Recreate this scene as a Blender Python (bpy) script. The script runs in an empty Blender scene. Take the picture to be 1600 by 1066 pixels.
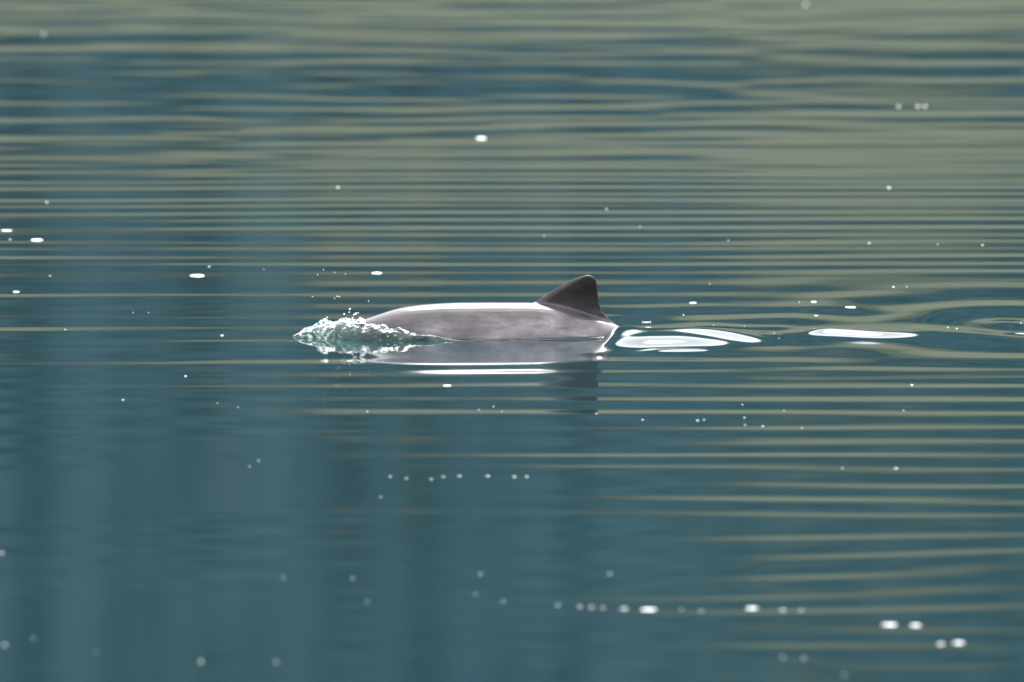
import bpy, bmesh, math, random
import numpy as np
from mathutils import Vector, noise as mnoise

random.seed(7); rng = np.random.default_rng(7)
S = bpy.context.scene
COL = S.collection

# ------------------------------------------------------------------ camera
PXM, DIST, DEP = 430.0, 45.0, math.radians(6.0)      # photo pixels per metre at the animal, its distance, look-down angle
CAM_H = DIST * math.tan(DEP)
SLANT = DIST / math.cos(DEP)
DPX = 1.0 / (PXM * SLANT)                            # radians per photo pixel
cam = bpy.data.cameras.new('camera'); camo = bpy.data.objects.new('camera', cam); COL.objects.link(camo)
camo.location = (0, 0, CAM_H)
camo.rotation_euler = (math.pi/2 - (DEP + 8*DPX), 0, 0)
cam.sensor_width = 36.0
cam.lens = 36.0 * PXM * SLANT / 1600.0
cam.clip_start = 1.0; cam.clip_end = 20000
cam.dof.use_dof = True; cam.dof.focus_distance = SLANT; cam.dof.aperture_fstop = cam.lens/1000/0.140
S.camera = camo

# ------------------------------------------------------------------ world and sun: bright overcast day
SUN_EL, SUN_AZ = math.radians(46), math.radians(8)
w = bpy.data.worlds.new('World'); S.world = w; w.use_nodes = True
nt = w.node_tree; bg = nt.nodes['Background']
sky = nt.nodes.new('ShaderNodeTexSky'); sky.sky_type = 'NISHITA'; sky.sun_disc = False
sky.sun_elevation = SUN_EL; sky.sun_rotation = SUN_AZ
sky.air_density = 1.0; sky.dust_density = 3.0
tc = nt.nodes.new('ShaderNodeTexCoord')
nz = nt.nodes.new('ShaderNodeTexNoise'); nz.inputs['Scale'].default_value = 2.2; nz.inputs['Detail'].default_value = 5
rp = nt.nodes.new('ShaderNodeValToRGB')
rp.color_ramp.elements[0].position = 0.25; rp.color_ramp.elements[0].color = (.62,)*3+(1,)
rp.color_ramp.elements[1].position = 0.60; rp.color_ramp.elements[1].color = (.97,)*3+(1,)
mx = nt.nodes.new('ShaderNodeMixRGB'); mx.inputs[2].default_value = (11.0, 11.2, 11.5, 1)
nt.links.new(tc.outputs['Generated'], nz.inputs['Vector'])
nt.links.new(nz.outputs['Fac'], rp.inputs['Fac'])
nt.links.new(rp.outputs['Color'], mx.inputs[0]); nt.links.new(sky.outputs['Color'], mx.inputs[1])
nt.links.new(mx.outputs['Color'], bg.inputs['Color'])
bg.inputs['Strength'].default_value = 0.1
sl = bpy.data.lights.new('sun', 'SUN'); sl.energy = 1.2; sl.angle = math.radians(26); sl.color = (1.0, .96, .9)
so = bpy.data.objects.new('sun', sl); COL.objects.link(so)
sd = Vector((math.sin(SUN_AZ)*math.cos(SUN_EL), math.cos(SUN_AZ)*math.cos(SUN_EL), math.sin(SUN_EL)))
so.rotation_euler = (-sd).to_track_quat('-Z', 'Y').to_euler()
S.view_settings.view_transform = 'Standard'; S.view_settings.look = 'None'
S.view_settings.gamma = 1.0; S.view_settings.use_curve_mapping = False
S.view_settings.exposure = 1.9
S.render.engine = 'CYCLES'

# ------------------------------------------------------------------ helpers
def tag(o, label=None, cat=None, group=None, kind=None):
    for k, v in (('label', label), ('category', cat), ('group', group), ('kind', kind)):
        if v: o[k] = v
    return o
def np_mesh(name, verts, faces, mat=None, smooth=True):
    me = bpy.data.meshes.new(name)
    verts = np.asarray(verts, dtype=np.float32); faces = np.asarray(faces, dtype=np.int32)
    n = faces.shape[1]
    me.vertices.add(len(verts)); me.vertices.foreach_set('co', verts.ravel())
    me.loops.add(faces.size); me.loops.foreach_set('vertex_index', faces.ravel())
    me.polygons.add(len(faces))
    me.polygons.foreach_set('loop_start', np.arange(0, faces.size, n, dtype=np.int32))
    me.polygons.foreach_set('use_smooth', np.full(len(faces), smooth))
    me.update(calc_edges=True); me.validate()
    if mat: me.materials.append(mat)
    return me
def link(name, me, parent=None):
    o = bpy.data.objects.new(name, me); COL.objects.link(o); o.parent = parent; return o
def grid_faces(nx, ny, wrap=False):
    i, j = np.meshgrid(np.arange(nx if wrap else nx-1), np.arange(ny-1), indexing='ij')
    a = i*ny+j; b = ((i+1) % nx)*ny+j
    return np.stack([a, b, b+1, a+1], -1).reshape(-1, 4)
def new_mat(name):
    m = bpy.data.materials.new(name); m.use_nodes = True
    return m, m.node_tree, m.node_tree.nodes['Principled BSDF']
def node(t, typ, **kw):
    n = t.nodes.new(typ)
    for k, v in kw.items():
        if k in n.inputs: n.inputs[k].default_value = v
        else: setattr(n, k, v)
    return n
def noise_tex(t, scale, detail=4, stretch=(1,1,1), rough=.55):
    c = t.nodes.new('ShaderNodeTexCoord'); mp = t.nodes.new('ShaderNodeMapping'); mp.inputs['Scale'].default_value = stretch
    n = t.nodes.new('ShaderNodeTexNoise'); n.inputs['Scale'].default_value = scale; n.inputs['Detail'].default_value = detail
    n.inputs['Roughness'].default_value = rough
    t.links.new(c.outputs['Object'], mp.inputs['Vector']); t.links.new(mp.outputs['Vector'], n.inputs['Vector'])
    return n
def ramp(t, src, stops):
    r = t.nodes.new('ShaderNodeValToRGB'); e = r.color_ramp.elements
    while len(e) < len(stops): e.new(.5)
    for k, (p, c) in enumerate(stops): e[k].position = p; e[k].color = tuple(c)+(1,)
    t.links.new(src, r.inputs['Fac']); return r
def ground(px, py):                                   # photo pixel -> point on the water plane
    th = DEP + (py-525)*DPX
    y = CAM_H/math.tan(th)
    return (px-800)*DPX*math.hypot(y, CAM_H), y
def X(px): return (px-800)/PXM                        # along the animal, metres
def Z(py): return (525-py)/PXM

# ------------------------------------------------------------------ materials
m_water, t, p = new_mat('lake_water')
n1 = noise_tex(t, .25, 3)
r1 = ramp(t, n1.outputs['Fac'], [(.3, (.0065, .0215, .0265)), (.7, (.0080, .0250, .0290))])
t.links.new(r1.outputs['Color'], p.inputs['Base Color'])
p.inputs['Roughness'].default_value = 0.052; p.inputs['IOR'].default_value = 1.333

m_hill, t, p = new_mat('hillside_grass')
n1 = noise_tex(t, .09, 6); n2 = noise_tex(t, .6, 4)
r1 = ramp(t, n1.outputs['Fac'], [(.30, (.052, .060, .034)), (.44, (.106, .116, .066)), (.60, (.125, .124, .078)), (.74, (.165, .148, .098))])
r2 = ramp(t, n2.outputs['Fac'], [(.3, (.6, .62, .6)), (.7, (1, 1, 1))])
mm = node(t, 'ShaderNodeMixRGB', blend_type='MULTIPLY'); mm.inputs[0].default_value = 1
t.links.new(r1.outputs['Color'], mm.inputs[1]); t.links.new(r2.outputs['Color'], mm.inputs[2])
t.links.new(mm.outputs['Color'], p.inputs['Base Color']); p.inputs['Roughness'].default_value = .9

m_tree, t, p = new_mat('conifer_haze_blue')
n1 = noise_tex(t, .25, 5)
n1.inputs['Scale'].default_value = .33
r1 = ramp(t, n1.outputs['Fac'], [(.32, (.011, .030, .052)), (.48, (.019, .055, .072)), (.60, (.030, .070, .076)), (.72, (.075, .080, .090))])  # blue-green spruce and greyer trees, with bluish haze and shadow put into the colour
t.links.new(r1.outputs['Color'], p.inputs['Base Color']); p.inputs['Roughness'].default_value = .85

m_skin, t, p = new_mat('porpoise_skin')
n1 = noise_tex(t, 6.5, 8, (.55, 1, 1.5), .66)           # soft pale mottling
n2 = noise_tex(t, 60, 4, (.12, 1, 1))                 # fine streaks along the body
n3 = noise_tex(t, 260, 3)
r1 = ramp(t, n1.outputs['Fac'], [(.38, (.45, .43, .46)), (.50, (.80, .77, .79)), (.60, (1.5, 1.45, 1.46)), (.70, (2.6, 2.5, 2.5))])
r2 = ramp(t, n2.outputs['Fac'], [(.35, (.82, .82, .83)), (.65, (1.08, 1.05, 1.06))])
mm = node(t, 'ShaderNodeMixRGB', blend_type='MULTIPLY'); mm.inputs[0].default_value = 1
t.links.new(r1.outputs['Color'], mm.inputs[1]); t.links.new(r2.outputs['Color'], mm.inputs[2])
# dark back and fin, paler flank
cc = node(t, 'ShaderNodeTexCoord'); sp = node(t, 'ShaderNodeSeparateXYZ'); t.links.new(cc.outputs['Object'], sp.inputs[0])
az = node(t, 'ShaderNodeMath', operation='MULTIPLY_ADD'); az.inputs[1].default_value = .10
t.links.new(n1.outputs['Fac'], az.inputs[0]); t.links.new(sp.outputs['Z'], az.inputs[2])
rz_ = ramp(t, az.outputs[0], [(.06, (.060, .055, .060)), (.13, (.045, .040, .0445)), (.19, (.018, .0155, .017))])
m2 = node(t, 'ShaderNodeMixRGB', blend_type='MULTIPLY'); m2.inputs[0].default_value = 1
t.links.new(mm.outputs['Color'], m2.inputs[1]); t.links.new(rz_.outputs['Color'], m2.inputs[2])
# pale cloud of pigment on the flank under the fin's front, broken by the mottling
cd_ = node(t, 'ShaderNodeVectorMath', operation='SUBTRACT'); cd_.inputs[1].default_value = (.04, -.13, .012); t.links.new(cc.outputs['Object'], cd_.inputs[0])
cs_ = node(t, 'ShaderNodeVectorMath', operation='MULTIPLY'); cs_.inputs[1].default_value = (4.0, 4.0, 11.0); t.links.new(cd_.outputs[0], cs_.inputs[0])
cl_ = node(t, 'ShaderNodeVectorMath', operation='LENGTH'); t.links.new(cs_.outputs[0], cl_.inputs[0])
ca_ = node(t, 'ShaderNodeMath', operation='MULTIPLY_ADD'); ca_.inputs[1].default_value = -1.6; t.links.new(n1.outputs['Fac'], ca_.inputs[0]); t.links.new(cl_.outputs['Value'], ca_.inputs[2])
rc_ = ramp(t, ca_.outputs[0], [(0.0, (1.75, 1.77, 1.72)), (.5, (1.0, 1.0, 1.0))])
m3 = node(t, 'ShaderNodeMixRGB', blend_type='MULTIPLY'); m3.inputs[0].default_value = 1
t.links.new(m2.outputs['Color'], m3.inputs[1]); t.links.new(rc_.outputs['Color'], m3.inputs[2])
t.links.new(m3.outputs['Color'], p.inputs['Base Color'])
p.inputs['Roughness'].default_value = .38; p.inputs['IOR'].default_value = 1.4
p.inputs['Specular IOR Level'].default_value = .18; p.inputs['Coat Weight'].default_value = .8; p.inputs['Coat Roughness'].default_value = .06; p.inputs['Coat IOR'].default_value = 1.33
b1 = node(t, 'ShaderNodeBump'); b1.inputs['Strength'].default_value = .10; b1.inputs['Distance'].default_value = .004
ad = node(t, 'ShaderNodeMath', operation='MULTIPLY_ADD'); ad.inputs[1].default_value = .25
t.links.new(n3.outputs['Fac'], ad.inputs[0]); t.links.new(n2.outputs['Fac'], ad.inputs[2])
t.links.new(ad.outputs[0], b1.inputs['Height'])
t.links.new(b1.outputs['Normal'], p.inputs['Normal']); t.links.new(b1.outputs['Normal'], p.inputs['Coat Normal'])

m_splash, t, p = new_mat('splash_water')
p.inputs['Base Color'].default_value = (.50, .90, .80, 1)
p.inputs['Roughness'].default_value = .03; p.inputs['IOR'].default_value = 1.333; p.inputs['Transmission Weight'].default_value = 1.0
df = node(t, 'ShaderNodeBsdfPrincipled'); df.inputs['Base Color'].default_value = (.80, .84, .82, 1); df.inputs['Roughness'].default_value = .35
n1 = noise_tex(t, 50, 5, (1, 1, 1.5), .65)
cc = node(t, 'ShaderNodeTexCoord'); sp = node(t, 'ShaderNodeSeparateXYZ'); t.links.new(cc.outputs['Object'], sp.inputs[0])
fx = node(t, 'ShaderNodeMapRange'); fx.inputs[1].default_value = -.70; fx.inputs[2].default_value = -.60; fx.inputs[3].default_value = .09; fx.inputs[4].default_value = 0
fz = node(t, 'ShaderNodeMapRange'); fz.inputs[1].default_value = .028; fz.inputs[2].default_value = .062; fz.inputs[3].default_value = 0; fz.inputs[4].default_value = .08
t.links.new(sp.outputs['X'], fx.inputs[0]); t.links.new(sp.outputs['Z'], fz.inputs[0])
a1 = node(t, 'ShaderNodeMath', operation='ADD'); a2 = node(t, 'ShaderNodeMath', operation='ADD')
t.links.new(fx.outputs[0], a1.inputs[0]); t.links.new(fz.outputs[0], a1.inputs[1]); t.links.new(a1.outputs[0], a2.inputs[0]); t.links.new(n1.outputs['Fac'], a2.inputs[1])
r1 = ramp(t, a2.outputs[0], [(.58, (0, 0, 0)), (.74, (.75, .75, .75))])
mxs = node(t, 'ShaderNodeMixShader'); out = t.nodes['Material Output']
t.links.new(r1.outputs['Color'], mxs.inputs[0]); t.links.new(p.outputs[0], mxs.inputs[1]); t.links.new(df.outputs[0], mxs.inputs[2])
t.links.new(mxs.outputs[0], out.inputs['Surface'])

m_lip, t, p = new_mat('clear_water_edge')
p.inputs['Base Color'].default_value = (.62, .86, .80, 1); p.inputs['Roughness'].default_value = .03; p.inputs['IOR'].default_value = 1.333; p.inputs['Transmission Weight'].default_value = 1.0
m_bubble, t, p = new_mat('bubble_film')
p.inputs['Base Color'].default_value = (.40, .42, .41, 1); p.inputs['Roughness'].default_value = .12; p.inputs['IOR'].default_value = 1.33
m_foam, t, p = new_mat('white_foam')
n1 = noise_tex(t, 300, 3)
r1 = ramp(t, n1.outputs['Fac'], [(.3, (.72, .73, .70)), (.7, (.86, .86, .83))])
t.links.new(r1.outputs['Color'], p.inputs['Base Color']); p.inputs['Roughness'].default_value = .3

# ------------------------------------------------------------------ hillside across the water (seen only mirrored in it)
hx = np.concatenate([np.linspace(-900, -80, 42), np.linspace(-76, 76, 77), np.linspace(80, 900, 42)])
hy = np.concatenate([np.linspace(262, 360, 80), np.linspace(364, 700, 40)])
def hill_z(x, y):
    s = y - 272 - 4*np.sin(x*.05+1) - 2*np.sin(x*.17)
    base = np.where(s < 0, s*.3, .9*s - .0011*s*s*(s > 0))
    return base + 1.2*np.sin(x*.21+y*.13)*np.clip(s/20, 0, 1) + 8*np.sin(x*.012+2)*np.clip(s/150, 0, 1)
HXX, HYY = np.meshgrid(hx, hy, indexing='ij')
hv = np.stack([HXX, HYY, hill_z(HXX, HYY)], -1).reshape(-1, 3)
tag(link('hillside', np_mesh('hillside', hv, grid_faces(len(hx), len(hy)), m_hill)), kind='structure')

shade_hv = hv.copy(); shade_hv[:, 1] = -shade_hv[:, 1]+90  # unseen slope behind the camera, added to darken the fin and near flank
tag(link('hillside', np_mesh('hillside', shade_hv, grid_faces(len(hx), len(hy))[:, ::-1], m_hill)), kind='structure')
def tree_line(x):                                     # height on the slope where the conifers begin
    return 25.4 + 5.0*np.tanh((x-2)/8.0)*np.exp(-(x/70)**2) + 1.2*np.sin(x*.55+2.6) + .8*np.sin(x*1.3)
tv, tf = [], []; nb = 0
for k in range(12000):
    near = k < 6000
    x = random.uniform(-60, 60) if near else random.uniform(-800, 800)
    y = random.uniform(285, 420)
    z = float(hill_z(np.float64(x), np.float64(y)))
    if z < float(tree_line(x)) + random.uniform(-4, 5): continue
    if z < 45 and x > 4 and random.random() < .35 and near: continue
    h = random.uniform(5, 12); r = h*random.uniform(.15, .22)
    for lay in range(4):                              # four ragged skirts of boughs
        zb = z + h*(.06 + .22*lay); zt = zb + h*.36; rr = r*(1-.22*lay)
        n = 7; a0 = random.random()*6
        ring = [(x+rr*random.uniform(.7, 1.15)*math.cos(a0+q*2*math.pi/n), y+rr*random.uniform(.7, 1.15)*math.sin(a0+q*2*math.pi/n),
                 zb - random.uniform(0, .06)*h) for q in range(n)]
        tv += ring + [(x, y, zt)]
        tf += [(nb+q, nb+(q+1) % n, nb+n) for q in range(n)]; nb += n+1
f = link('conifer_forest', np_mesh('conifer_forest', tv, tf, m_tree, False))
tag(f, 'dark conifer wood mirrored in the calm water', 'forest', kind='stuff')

# ------------------------------------------------------------------ water: one sheet to the horizon, real ripples near the animal
def grow(a, step, end, k=1.25):
    out = []; s = step
    while a < end: s *= k; a += s; out.append(a)
    return out
xd = np.arange(-1.15, 2.05, .016)
xm_l = np.arange(-6, -1.15, .07); xm_r = np.arange(2.05+.05, 6.5, .07)
wx = np.concatenate([[-v for v in grow(6.0, .07, 6000)][::-1], xm_l, xd, xm_r, grow(6.5, .07, 6000)])
yd = np.arange(44.3, 45.9, .007)
ym_n = np.arange(31, 44.3, .022); ym_f = np.arange(45.9+.015, 68, .022)
wy = np.concatenate([[31-(v) for v in grow(0, .03, 4000)][::-1], ym_n, yd, ym_f, grow(68, .03, 6000)])
WX, WY = np.meshgrid(wx, wy, indexing='ij')

def gy(py): return ground(800, py)[1]
def sstep(a, b, v): q = np.clip((v-a)/(b-a), 0, 1); return q*q*(3-2*q)
def vnoise(x, y, seed):                               # smooth value noise
    r = np.random.default_rng(seed).random((256, 256))*2-1
    xi = np.floor(x).astype(int); yi = np.floor(y).astype(int); fx = x-xi; fy = y-yi
    fx = fx*fx*fx*(fx*(fx*6-15)+10); fy = fy*fy*fy*(fy*(fy*6-15)+10)
    g = lambda a, b: r[a % 256, b % 256]
    return (g(xi, yi)*(1-fx)+g(xi+1, yi)*fx)*(1-fy)+(g(xi, yi+1)*(1-fx)+g(xi+1, yi+1)*fx)*fy
def train(lam, slope, ang, ph, mask, wob=.0, seed=0):
    """long-crested ripple train travelling towards the camera"""
    k = 2*math.pi/lam; a = math.radians(ang)
    phase = k*(WY*math.cos(a)+WX*math.sin(a)) + ph
    if wob: phase = phase + wob*vnoise(WX*.45+7, WY*.5, seed)
    return slope/k*np.sin(phase)*mask
def band(y0, y1, soft): return sstep(y0-soft, y0+soft, WY)*(1-sstep(y1-soft, y1+soft, WY))
def patch(sx, sy, seed, lo, hi): return sstep(lo, hi, vnoise(WX*sx+31, WY*sy+17, seed))

H = np.zeros_like(WX)
near_edge = 1-sstep(5.0, 7.5, np.abs(WX)); near_y = band(32.5, 66, 1.0)
right = sstep(-.9, 1.0, WX)
# fine even ripples behind the animal
m = band(gy(455), gy(255), 1.3)
H += train(.29, .013, 1.2, 0, m*(.35+.65*patch(.35, .5, 1, -.4, .4)), 3.0, 11)
H += train(.36, .011, -1.5, 1, m*(.3+.7*patch(.3, .4, 2, -.3, .5)), 3.2, 12)
H += train(.62, .005, .5, 2.2, m, 2.8, 13)
# short-crested confused ripples far out
far = sstep(gy(290), gy(150), WY)
for q in range(16):
    H += train(.30*1.10**q, .0046, rng.uniform(-24, 24), rng.uniform(0, 6), far, 6.0, 40+q)
# the band of higher swell far out that mirrors the dark wood
yc = gy(120) + .5*np.sin(WX*.5)
H += .022*np.tanh((WY-yc)/1.3)*np.exp(-((WY-yc)/6)**2)
# wider ripples on the near side, stronger to the right
mid = band(gy(1040), gy(548), .8)
H += train(.45, .018, .9, .5, mid*right*(.55+.45*patch(.3, .5, 3, -.5, .3)), 3.6, 14)
H += train(.34, .012, -.9, 2.5, mid*right*patch(.3, .45, 4, -.5, .4), 3.6, 15)
H += train(.26, .010, 1.5, 4, mid*right*patch(.4, .45, 5, -.2, .5), 3.2, 16)
left = 1-right
H += train(.80, .006, -1.2, .7, mid*left*patch(.5, .7, 6, .05, .55), 2.5, 17)
H += train(.55, .010, -1.6, 3.7, mid*left*patch(.45, .9, 7, .2, .6), 2.5, 18)
# ripples close in front of and beside the animal
m = band(gy(655), gy(430), .4)
H += train(.40, .010, -.6, 1.7, m*(.4+.6*patch(.5, .8, 8, -.4, .3)), 2.0, 19)
H += train(.60, .010, 1.4, .2, m*patch(.4, .9, 9, -.3, .4), 2.5, 20)
# faint breeze texture everywhere
H += train(.17, .0016, 2, 0, near_y*(1-far), 4, 21)
# rings spreading behind the tail
cx, cy = ground(1575, 506)
r = np.hypot(WX-cx, (WY-cy)*.62)
H += .0068*np.cos(r*2*math.pi/.42+.6)*np.exp(-(r/.75)**2)
cx2, cy2 = ground(1210, 512)
r = np.hypot((WX-cx2)*.8, (WY-cy2)*.7)
H += .0030*np.cos(r*2*math.pi/.36+2.4)*np.exp(-(r/.5)**2)
H *= near_edge*near_y

# swell pushed up behind the dorsal fin, and smaller upwellings along the wake
def ridge(px0, px1, py, hh, wd, skew=.0, e0=.35, e1=.35, warp=0):
    x0, yy = ground(px0, py); x1, _ = ground(px1, py); L = x1-x0
    u = (WX-x0)/L
    env = np.where((u > 0) & (u < 1), np.clip(u/e0, 0, 1)**.8*np.clip((1-u)/e1, 0, 1)**.8, 0)
    env = np.where((u > 0) & (u < 1), np.sin(np.pi/2*np.clip(u/e0, 0, 1))*np.sin(np.pi/2*np.clip((1-u)/e1, 0, 1)), 0)
    d = WY-yy-skew*(u-.5)
    if warp: d = d + warp*vnoise(WX*6, WY*5, 77)
    wv = np.where(d < 0, wd, wd*1.6)
    return hh*env*np.exp(-(d/wv)**2)
H += ridge(940, 1222, 531, .041, .145, .03, .17, .55, .02)
H += ridge(955, 1170, 538.5, .016, .085, .03, .30, .6, .02)
H += ridge(935, 1010, 527, .010, .09, 0, .4, .6)
H += ridge(1005, 1135, 548, .0065, .035, .02, .4, .5)
hump = ridge(940, 1222, 533, 1.0, .17, .03, .17, .55)
H += hump*.0029*np.sin(2*math.pi*((WY-44.6)*4.2 + (WX-X(1050))*1.1 + .35*vnoise(WX*3, WY*3, 91)) + 1.0)
H += ridge(1252, 1447, 525, .0165, .055, -.04, .25, .6)
H += ridge(1562, 1680, 523, .008, .035, 0, .3, .5)
H += ridge(1060, 1250, 512, .006, .07, 0, .4, .4)
H += ridge(1200, 1640, 525, .010, .15, 0, .3, .3)
# water piled against the flank
fl = np.abs((WY-45.0)) ; u = (WX-X(560))/(X(985)-X(560))

verts = np.stack([WX, WY, H], -1).reshape(-1, 3)
tag(link('water', np_mesh('water', verts, grid_faces(len(wx), len(wy)), m_water)), kind='structure')

# ------------------------------------------------------------------ porpoise
def loft(bm, stations, n=40, power=2.2):
    rings = []
    for (x, y, zc, hw, hh_u, hh_d) in stations:
        ring = []
        for q in range(n):
            a = 2*math.pi*q/n; c, s = math.cos(a), math.sin(a)
            e = 2/power
            yy = hw*math.copysign(abs(c)**e, c); zz = (hh_u if s > 0 else hh_d)*math.copysign(abs(s)**e, s)
            ring.append(bm.verts.new((x, y+yy, zc+zz)))
        rings.append(ring)
    for a, b in zip(rings, rings[1:]):
        for q in range(n): bm.faces.new((a[q], a[(q+1) % n], b[(q+1) % n], b[q]))
    bm.faces.new(rings[0][::-1]); bm.faces.new(rings[-1])
def interp(xs, pts): return np.interp(xs, [a for a, _ in pts], [b for _, b in pts])
def smooth_interp(xs, pts):
    # Catmull-Rom through the control points
    px = np.array([a for a, _ in pts], float); pv = np.array([b for _, b in pts], float)
    d = np.gradient(pv, px); out = []
    for x in xs:
        k = int(np.clip(np.searchsorted(px, x)-1, 0, len(px)-2)); h = px[k+1]-px[k]; s = (x-px[k])/h
        out.append((2*s**3-3*s**2+1)*pv[k]+(s**3-2*s**2+s)*h*d[k]+(-2*s**3+3*s**2)*pv[k+1]+(s**3-s**2)*h*d[k+1])
    return np.array(out)
top = [(478, -.035), (486, -.012), (505, .012), (530, .032), (560, .054), (585, .0735), (600, .0855), (620, .0995), (650, .1115), (690, .1195),
       (750, .1225), (800, .1225), (840, .1205), (880, .106), (920, .076), (950, .052), (980, .019), (1010, -.022), (1060, -.075), (1110, -.105), (1165, -.125)]
bot = [(478, -.06), (486, -.085), (505, -.11), (530, -.14), (560, -.165), (600, -.192), (650, -.212), (700, -.222), (750, -.225), (800, -.222),
       (840, -.215), (880, -.205), (920, -.195), (950, -.188), (980, -.182), (1010, -.178), (1060, -.170), (1110, -.163), (1165, -.160)]
wid = [(478, .012), (486, .032), (505, .058), (530, .083), (560, .105), (600, .130), (650, .150), (700, .160), (750, .162), (800, .160),
       (840, .152), (880, .138), (920, .118), (950, .100), (980, .080), (1010, .060), (1060, .036), (1110, .022), (1165, .016)]
sx = np.concatenate([np.linspace(478, 520, 12), np.linspace(524, 1165, 90)])
zt, zb, hw = smooth_interp(sx, top), smooth_interp(sx, bot), smooth_interp(sx, wid)
bm = bmesh.new()
st = []
for a, b, c, d in zip(sx, zt, zb, hw):
    mid_ = c + (b-c)*.48
    st.append((X(a), 45.0, mid_, d, b-mid_, mid_-c))
loft(bm, st, 48, 1.9)
# dorsal fin: horizontal slices from root to tip
fin_le = [(-.01, 800), (.08, 818), (.121, 833), (.142, 847), (.178, 872), (.205, 893), (.216, 905), (.2225, 915)]
fin_te = [(-.01, 1004), (.015, 983), (.030, 971), (.045, 961), (.065, 951), (.090, 942), (.120, 937), (.160, 934.5), (.195, 933), (.213, 931), (.2225, 922)]
zs = np.concatenate([np.linspace(-.01, .20, 28), np.linspace(.203, .2225, 8)])
n = 36; rings = []
for z in zs:
    le = float(interp([z], fin_le)[0]); te = float(interp([z], fin_te)[0]); c = X(te)-X(le)
    th = .022*(1-(max(z-.05, 0)/.18))**.9 + .006 if z > .05 else .028
    th = min(th, max(c*.30, .004))
    ring = []
    for q in range(n):
        a = 2*math.pi*q/n; s = .5-.5*math.cos(a)      # 0 at the leading edge
        prof = (math.sin(math.pi*s**.82))**1.25*th*.5 if 0 < s < 1 else 0
        ring.append(bm.verts.new((X(le)+c*s, 45.0+(prof if a < math.pi else -prof)+(.0022 if a < math.pi else -.0022), z)))
    rings.append(ring)
for a, b in zip(rings, rings[1:]):
    for q in range(n): bm.faces.new((a[q], a[(q+1) % n], b[(q+1) % n], b[q]))
bm.faces.new(rings[0][::-1]); bm.faces.new(rings[-1])
# flippers and flukes below the surface
for s in (-1, 1):
    stf = []
    for q in range(10):
        v = q/9
        stf.append((v, q))
    fr = []
    for v, q in stf:
        ch = .075*(1-v**2.2)+.008; ox, oy, oz = X(610)+.11*v, 45+s*(.10+.13*v), -.13-.09*v
        fr.append([bm.verts.new((ox+ch*.5*math.cos(g), oy, oz+.011*(1-.6*v)*math.sin(g))) for g in np.linspace(0, 2*math.pi, 14, endpoint=False)])
    for a, b in zip(fr, fr[1:]):
        for q in range(14): bm.faces.new((a[q], a[(q+1) % 14], b[(q+1) % 14], b[q]))
    bm.faces.new(fr[0]); bm.faces.new(fr[-1])
    fr = []
    for v, q in stf:
        ch = .12*(1-v**1.8)+.01; ox, oy, oz = X(1150)+.02+.10*v**1.3, 45+s*.19*v, -.142
        fr.append([bm.verts.new((ox+ch*.5*math.cos(g), oy, oz+.010*(1-.6*v)*math.sin(g))) for g in np.linspace(0, 2*math.pi, 14, endpoint=False)])
    for a, b in zip(fr, fr[1:]):
        for q in range(14): bm.faces.new((a[q], a[(q+1) % 14], b[(q+1) % 14], b[q]))
    bm.faces.new(fr[0]); bm.faces.new(fr[-1])
bmesh.ops.recalc_face_normals(bm, faces=bm.faces)
me = bpy.data.meshes.new('porpoise_tmp'); bm.to_mesh(me); bm.free()
po = link('porpoise', me)
md = po.modifiers.new('remesh', 'REMESH'); md.mode = 'VOXEL'; md.voxel_size = .0034; md.use_smooth_shade = True
md = po.modifiers.new('smooth', 'SMOOTH'); md.factor = .5; md.iterations = 9
dg = bpy.context.evaluated_depsgraph_get()
me2 = bpy.data.meshes.new_from_object(po.evaluated_get(dg)); po.modifiers.clear(); po.data = me2; me2.name = 'porpoise'
me2.materials.clear(); me2.materials.append(m_skin)
me2.polygons.foreach_set('use_smooth', np.ones(len(me2.polygons), bool))
# give the animal its origin at the waterline
c = Vector((X(760), 45.0, 0)); me2.transform(__import__('mathutils').Matrix.Translation(-c)); po.location = c
tag(po, 'grey porpoise surfacing, wet back and dark triangular dorsal fin above water', 'porpoise')

# ------------------------------------------------------------------ bow wave: glassy sheet of water over the head
def fbm(v, sc, o=5): return mnoise.fractal(Vector(v)*sc, 1.0, 2.1, o)
def sheet(name, crest, depth, px0, px1, nxs, nas, amp, parent, mat, FS=20, SQ=1.0, yc=45.0):
    xs = np.linspace(px0, px1, nxs); hh = smooth_interp(xs, crest); dd = smooth_interp(xs, depth)
    V = []
    for a, h, d in zip(xs, hh, dd):
        x = X(a)
        for q in range(nas):
            g = math.pi*(-.06+1.12*q/(nas-1)); c, s = math.cos(g), math.sin(g)
            v = [x, yc-d*c, h*s**SQ if s > 0 else s*.05]
            k = amp*min(1, h/.02)
            nn = fbm((v[0]*1.0, v[1]*1.2, v[2]*.7), FS, 4)*k
            v[0] += fbm((v[0]+5, v[1], v[2]), FS*1.1, 3)*k*.8
            v[1] -= c*nn*1.5; v[2] += s*nn if s > 0 else 0
            V.append(v)
    return link(name, np_mesh(name, V, grid_faces(nxs, nas), mat), parent)
bow = bpy.data.objects.new('bow_wave', None); COL.objects.link(bow)
tag(bow, 'clear glassy splash of water breaking over the porpoise head', 'splash')
crest = [(457, .001), (466, .012), (480, .024), (492, .037), (503, .055), (511, .055), (518, .048), (530, .057), (550, .058), (570, .056), (590, .053), (610, .049), (635, .043), (660, .034), (690, .022), (722, .005)]
depth = [(457, .01), (480, .05), (510, .085), (545, .118), (590, .145), (640, .170), (690, .182), (722, .184)]
sheet('water_sheet', crest, depth, 457, 722, 210, 100, .013, bow, m_splash, 22, .5)
crest2 = [(715, .007), (760, .007), (840, .007), (880, .010), (920, .011), (950, .010), (985, .002)]
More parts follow.
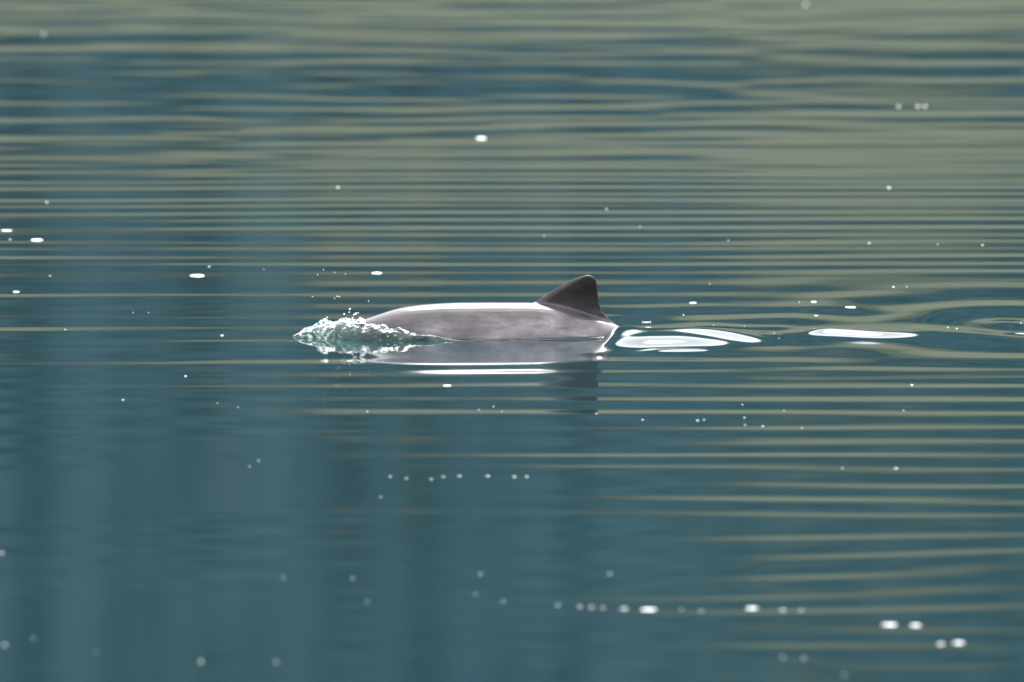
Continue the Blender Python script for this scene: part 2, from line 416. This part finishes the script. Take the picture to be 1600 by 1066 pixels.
depth2 = [(715, .175), (760, .176), (800, .173), (840, .165), (880, .150), (920, .130), (950, .112), (985, .086)]
sheet('trailing_lip', crest2, depth2, 715, 985, 220, 50, .0035, bow, m_lip, 45, .4)

# ------------------------------------------------------------------ drops thrown up over the head
bm = bmesh.new(); bmesh.ops.create_icosphere(bm, subdivisions=2, radius=1)
for v in bm.verts: v.co.z *= 1.15 if v.co.z > 0 else .92
md_ = bpy.data.meshes.new('water_drop'); bm.to_mesh(md_); bm.free(); md_.materials.append(m_foam)
md_.polygons.foreach_set('use_smooth', np.ones(len(md_.polygons), bool))
drops = [(538, 489, 2.6), (547, 480, 3), (546, 486, 2), (553, 491, 2.6), (556, 490, 3.4), (551, 496, 2.4), (563, 494, 2.2), (566, 497, 5), (570, 499, 4), (527, 463, 2),
         (531, 461, 1.8), (523, 466, 1.6), (540, 427, 1.6), (497, 426, 1.6), (523, 425, 1.4), (511, 496, 2.2), (576, 470, 1.5), (506, 418, 1.4), (489, 460, 1.5), (560, 486, 1.8)]
for px, py, d in drops:
    o = link('water_drop', md_); rr = d*.5/PXM
    o.scale = (rr, rr, rr); o.location = (X(px), 44.97+random.uniform(-.05, .03), Z(py))
    tag(o, 'tiny water drop flung up above the splash', 'drop', 'drops above the splash')

# ------------------------------------------------------------------ foam flecks and bubbles on the surface
def fleck_mesh(name, seed, mat):
    r_ = random.Random(seed); n = 14; V = [(0, 0, 1)]; F = []
    off = [1+r_.uniform(-.14, .14) for _ in range(n)]
    for (rad, z) in ((.45, .92), (.8, .6), (1.0, .1), (.98, -.4)):
        for q in range(n):
            a = 2*math.pi*q/n; V.append((rad*off[q]*math.cos(a), rad*off[q]*math.sin(a), z))
    F = [(0, 1+q, 1+(q+1) % n) for q in range(n)]
    for k in range(3):
        for q in range(n):
            a, b = 1+k*n+q, 1+k*n+(q+1) % n
            F += [(a, a+n, b+n), (a, b+n, b)]
    return np_mesh(name, V, F, mat)
fm = [fleck_mesh('foam_fleck', s, m_foam) for s in range(5)]; bmz = [fleck_mesh('foam_bubble', s, m_bubble) for s in range(5)]
def water_h(x, y):
    i = min(np.searchsorted(wx, x), len(wx)-1); j = min(np.searchsorted(wy, y), len(wy)-1)
    return float(H[i, j])
def fleck(name, px, py, wpx, hpx, label, cat, group):
    x, y = ground(px, py); o = link(name, random.choice(fm if wpx > 12 or py < 330 or name == 'foam_fleck' else bmz))
    k = DPX*math.hypot(y, CAM_H)
    rx = wpx*.5*k; rz = max(hpx*.38*k, .002); ry = min(max(rx*.55, hpx*k*.8), .03)
    o.scale = (rx, ry, rz); o.location = (x, y, water_h(x, y)+rz*.15); o.rotation_euler = (0, 0, random.uniform(-.15, .15))
    tag(o, label, cat, group)
LONG = ('foam_fleck', 'long flat white foam fleck lying on the water', 'foam', 'long foam flecks')
SMALL = ('foam_bubble', 'tiny round white bubble floating on the water', 'bubble', 'single bubbles')
ROW = ('foam_bubble', 'white bubble in the line of bubbles drifting before the porpoise', 'bubble', 'line of drifting bubbles')
CHAIN = ('foam_bubble', 'white bubble in the long broken chain of foam on the near water', 'bubble', 'long chain of bubbles')
for px, py, wd, ht, lb in [
    (309, 430, 23, 5, 'longest thin white foam fleck, lying beyond the water ahead of the splash'),
    (589, 426, 16, 4, 'thin white foam fleck lying alone just beyond the porpoise head'),
    (57, 373, 18, 4, 'white foam fleck with one tiny bubble close beside it'),
    (10, 358, 18, 1.5, 'faint hair-thin foam streak just beyond the fleck with one bubble beside it'),
    (25, 455, 10, 3, 'short white foam dash farthest ahead of the splash'),
    (752, 210, 15, 5, 'thick white foam fleck lying alone far beyond the porpoise back'),
    (1083, 473, 11, 3, 'short foam dash beyond the white swell that follows the dorsal fin'),
    (1272, 472, 9, 3, 'short foam dash with a tiny bubble ahead of it, beyond the wake'),
    (1328, 480, 17, 3.5, 'long thin foam dash lying beyond the flat white upwelling in the wake'),
    (1275, 493, 7, 2, 'tiny foam dash between the long foam dash and the flat white upwelling'),
    (1012, 513, 17, 4, 'white foam dash lying right before the H-shaped floating fleck'),
    (937, 559, 9, 4, 'small foam fleck lying on the mirrored image of the dorsal fin'),
    (699, 603, 13, 3, 'white foam dash before the porpoise, past the mirrored image of its back')]:
    fleck('foam_fleck', px, py, wd, ht, lb, 'foam', None)
# H-shaped scrap afloat behind the fin: one bar and two cross pieces
x, y = ground(1010, 503); u_ = 1/PXM; V = []; F = []
for (cx_, cz_, hx_, hz_) in ((0, 0, 5.0, 1.0), (-6.4, 0, .3, 2.4), (6.6, 0, .3, 2.6), (-4.8, 0, 1.6, .5), (5, 0, 1.6, .5)):
    b0 = len(V)
    for dx in (-1, 1):
        for dy in (-1, 1):
            for dz in (-1, 1): V.append(((cx_+dx*hx_*(1-.15*(dz > 0)))*u_, dy*.004, (cz_+dz*hz_)*u_))
    F += [[b0+q for q in f_] for f_ in ((0, 1, 3, 2), (4, 6, 7, 5), (0, 4, 5, 1), (2, 3, 7, 6), (0, 2, 6, 4), (1, 5, 7, 3))]
o = link('floating_scrap', np_mesh('floating_scrap', V, F, m_foam, False)); o.location = (x, y, water_h(x, y))
tag(o, 'tiny white H-shaped scrap afloat just behind the dorsal fin', 'scrap')
def small_tag(px, py):
    if py > 700: return 'faint round bubble adrift on the near water, outside the bubble lines', 'bubbles on the near water'
    if py > 570: return 'tiny white bubble before the porpoise, on the water short of the bubble lines', 'bubbles before the porpoise'
    if px > 990 and py > 430: return 'tiny white bubble floating on the water around the wake', 'bubbles round the wake'
    if py < 330: return 'pale bubble adrift on the rippled water far beyond the porpoise', 'bubbles far beyond the porpoise'
    if px > 700: return 'tiny white bubble on the rippled water beyond the dorsal fin and wake', 'bubbles beyond fin and wake'
    return 'tiny white bubble afloat on the water ahead of the splash', 'bubbles ahead of the splash'
for px, py, wd in [(16, 372, 5), (78, 430, 4), (327, 416, 5), (528, 289, 5), (73, 313, 4), (68, 60, 5), (1259, 12, 6), (1404, 160, 6), (1434, 160, 6), (1445, 160, 6),
                   (1389, 291, 6), (1358, 379, 6), (1465, 381, 3), (1535, 382, 5), (1000, 352, 3), (1138, 374, 3), (948, 324, 3), (850, 367, 3), (1396, 448, 6), (1417, 448, 3),
                   (1249, 472, 3), (1109, 443, 3), (1068, 491, 4), (1425, 602, 7), (290, 588, 6), (347, 524, 7), (102, 515, 4), (192, 625, 5),
                   (1090, 657, 6), (1100, 656, 4), (1004, 656, 4), (1163, 653, 4), (1192, 666, 5), (1164, 664, 4), (1253, 669, 4), (1400, 732, 7), (1316, 732, 4), (932, 647, 4),
                   (748, 640, 3), (771, 635, 3), (574, 643, 4), (784, 643, 3), (595, 777, 4), (551, 904, 5), (443, 903, 4), (574, 940, 4), (3, 865, 7), (751, 897, 5), (743, 929, 4),
                   (786, 941, 5), (404, 720, 4), (390, 729, 3), (1223, 1027, 6), (1256, 1028, 6), (1319, 1055, 5), (953, 897, 6), (314, 1034, 8), (432, 1035, 6), (8, 1008, 8), (53, 998, 4),
                   (150, 1018, 3), (412, 420, 2.5), (208, 488, 2.5), (232, 488, 2.5), (1495, 512, 4), (1481, 510, 4), (1595, 505, 4), (1210, 523, 3), (1217, 530, 3), (1115, 511, 2.5), (1163, 511, 2.5),
                   (1160, 633, 3), (1225, 641, 3), (1412, 641, 3), (372, 636, 3), (340, 630, 2.5)]:
    lb, gp = small_tag(px, py); fleck(SMALL[0], px, py, wd*.75, wd*.5, lb, 'bubble', gp)
for px, py, wd in [(610, 745, 4), (635, 748, 4), (674, 749, 4), (693, 745, 4.5), (718, 744, 6), (762, 744, 6), (804, 745, 6), (823, 745, 5)]:
    fleck(ROW[0], px, py, wd, 2.5, *ROW[1:])
for px, py, wd in [(872, 946, 7), (906, 948, 8), (924, 949, 8), (942, 950, 7), (975, 951, 14), (1013, 952, 28), (1065, 952, 4), (1095, 954, 5), (1175, 950, 22), (1223, 953, 11), (1252, 953, 7)]:
    fleck(CHAIN[0], px, py, wd*.85, 2.6, *CHAIN[1:])
for px, py, wd in [(1390, 976, 26), (1430, 977, 18), (1470, 1006, 11), (1498, 1004, 19)]:
    fleck('foam_fleck', px, py, wd*.9, 3.4, 'bright white foam fleck among the four beyond the end of the bubble chain', 'foam', 'four near foam flecks')
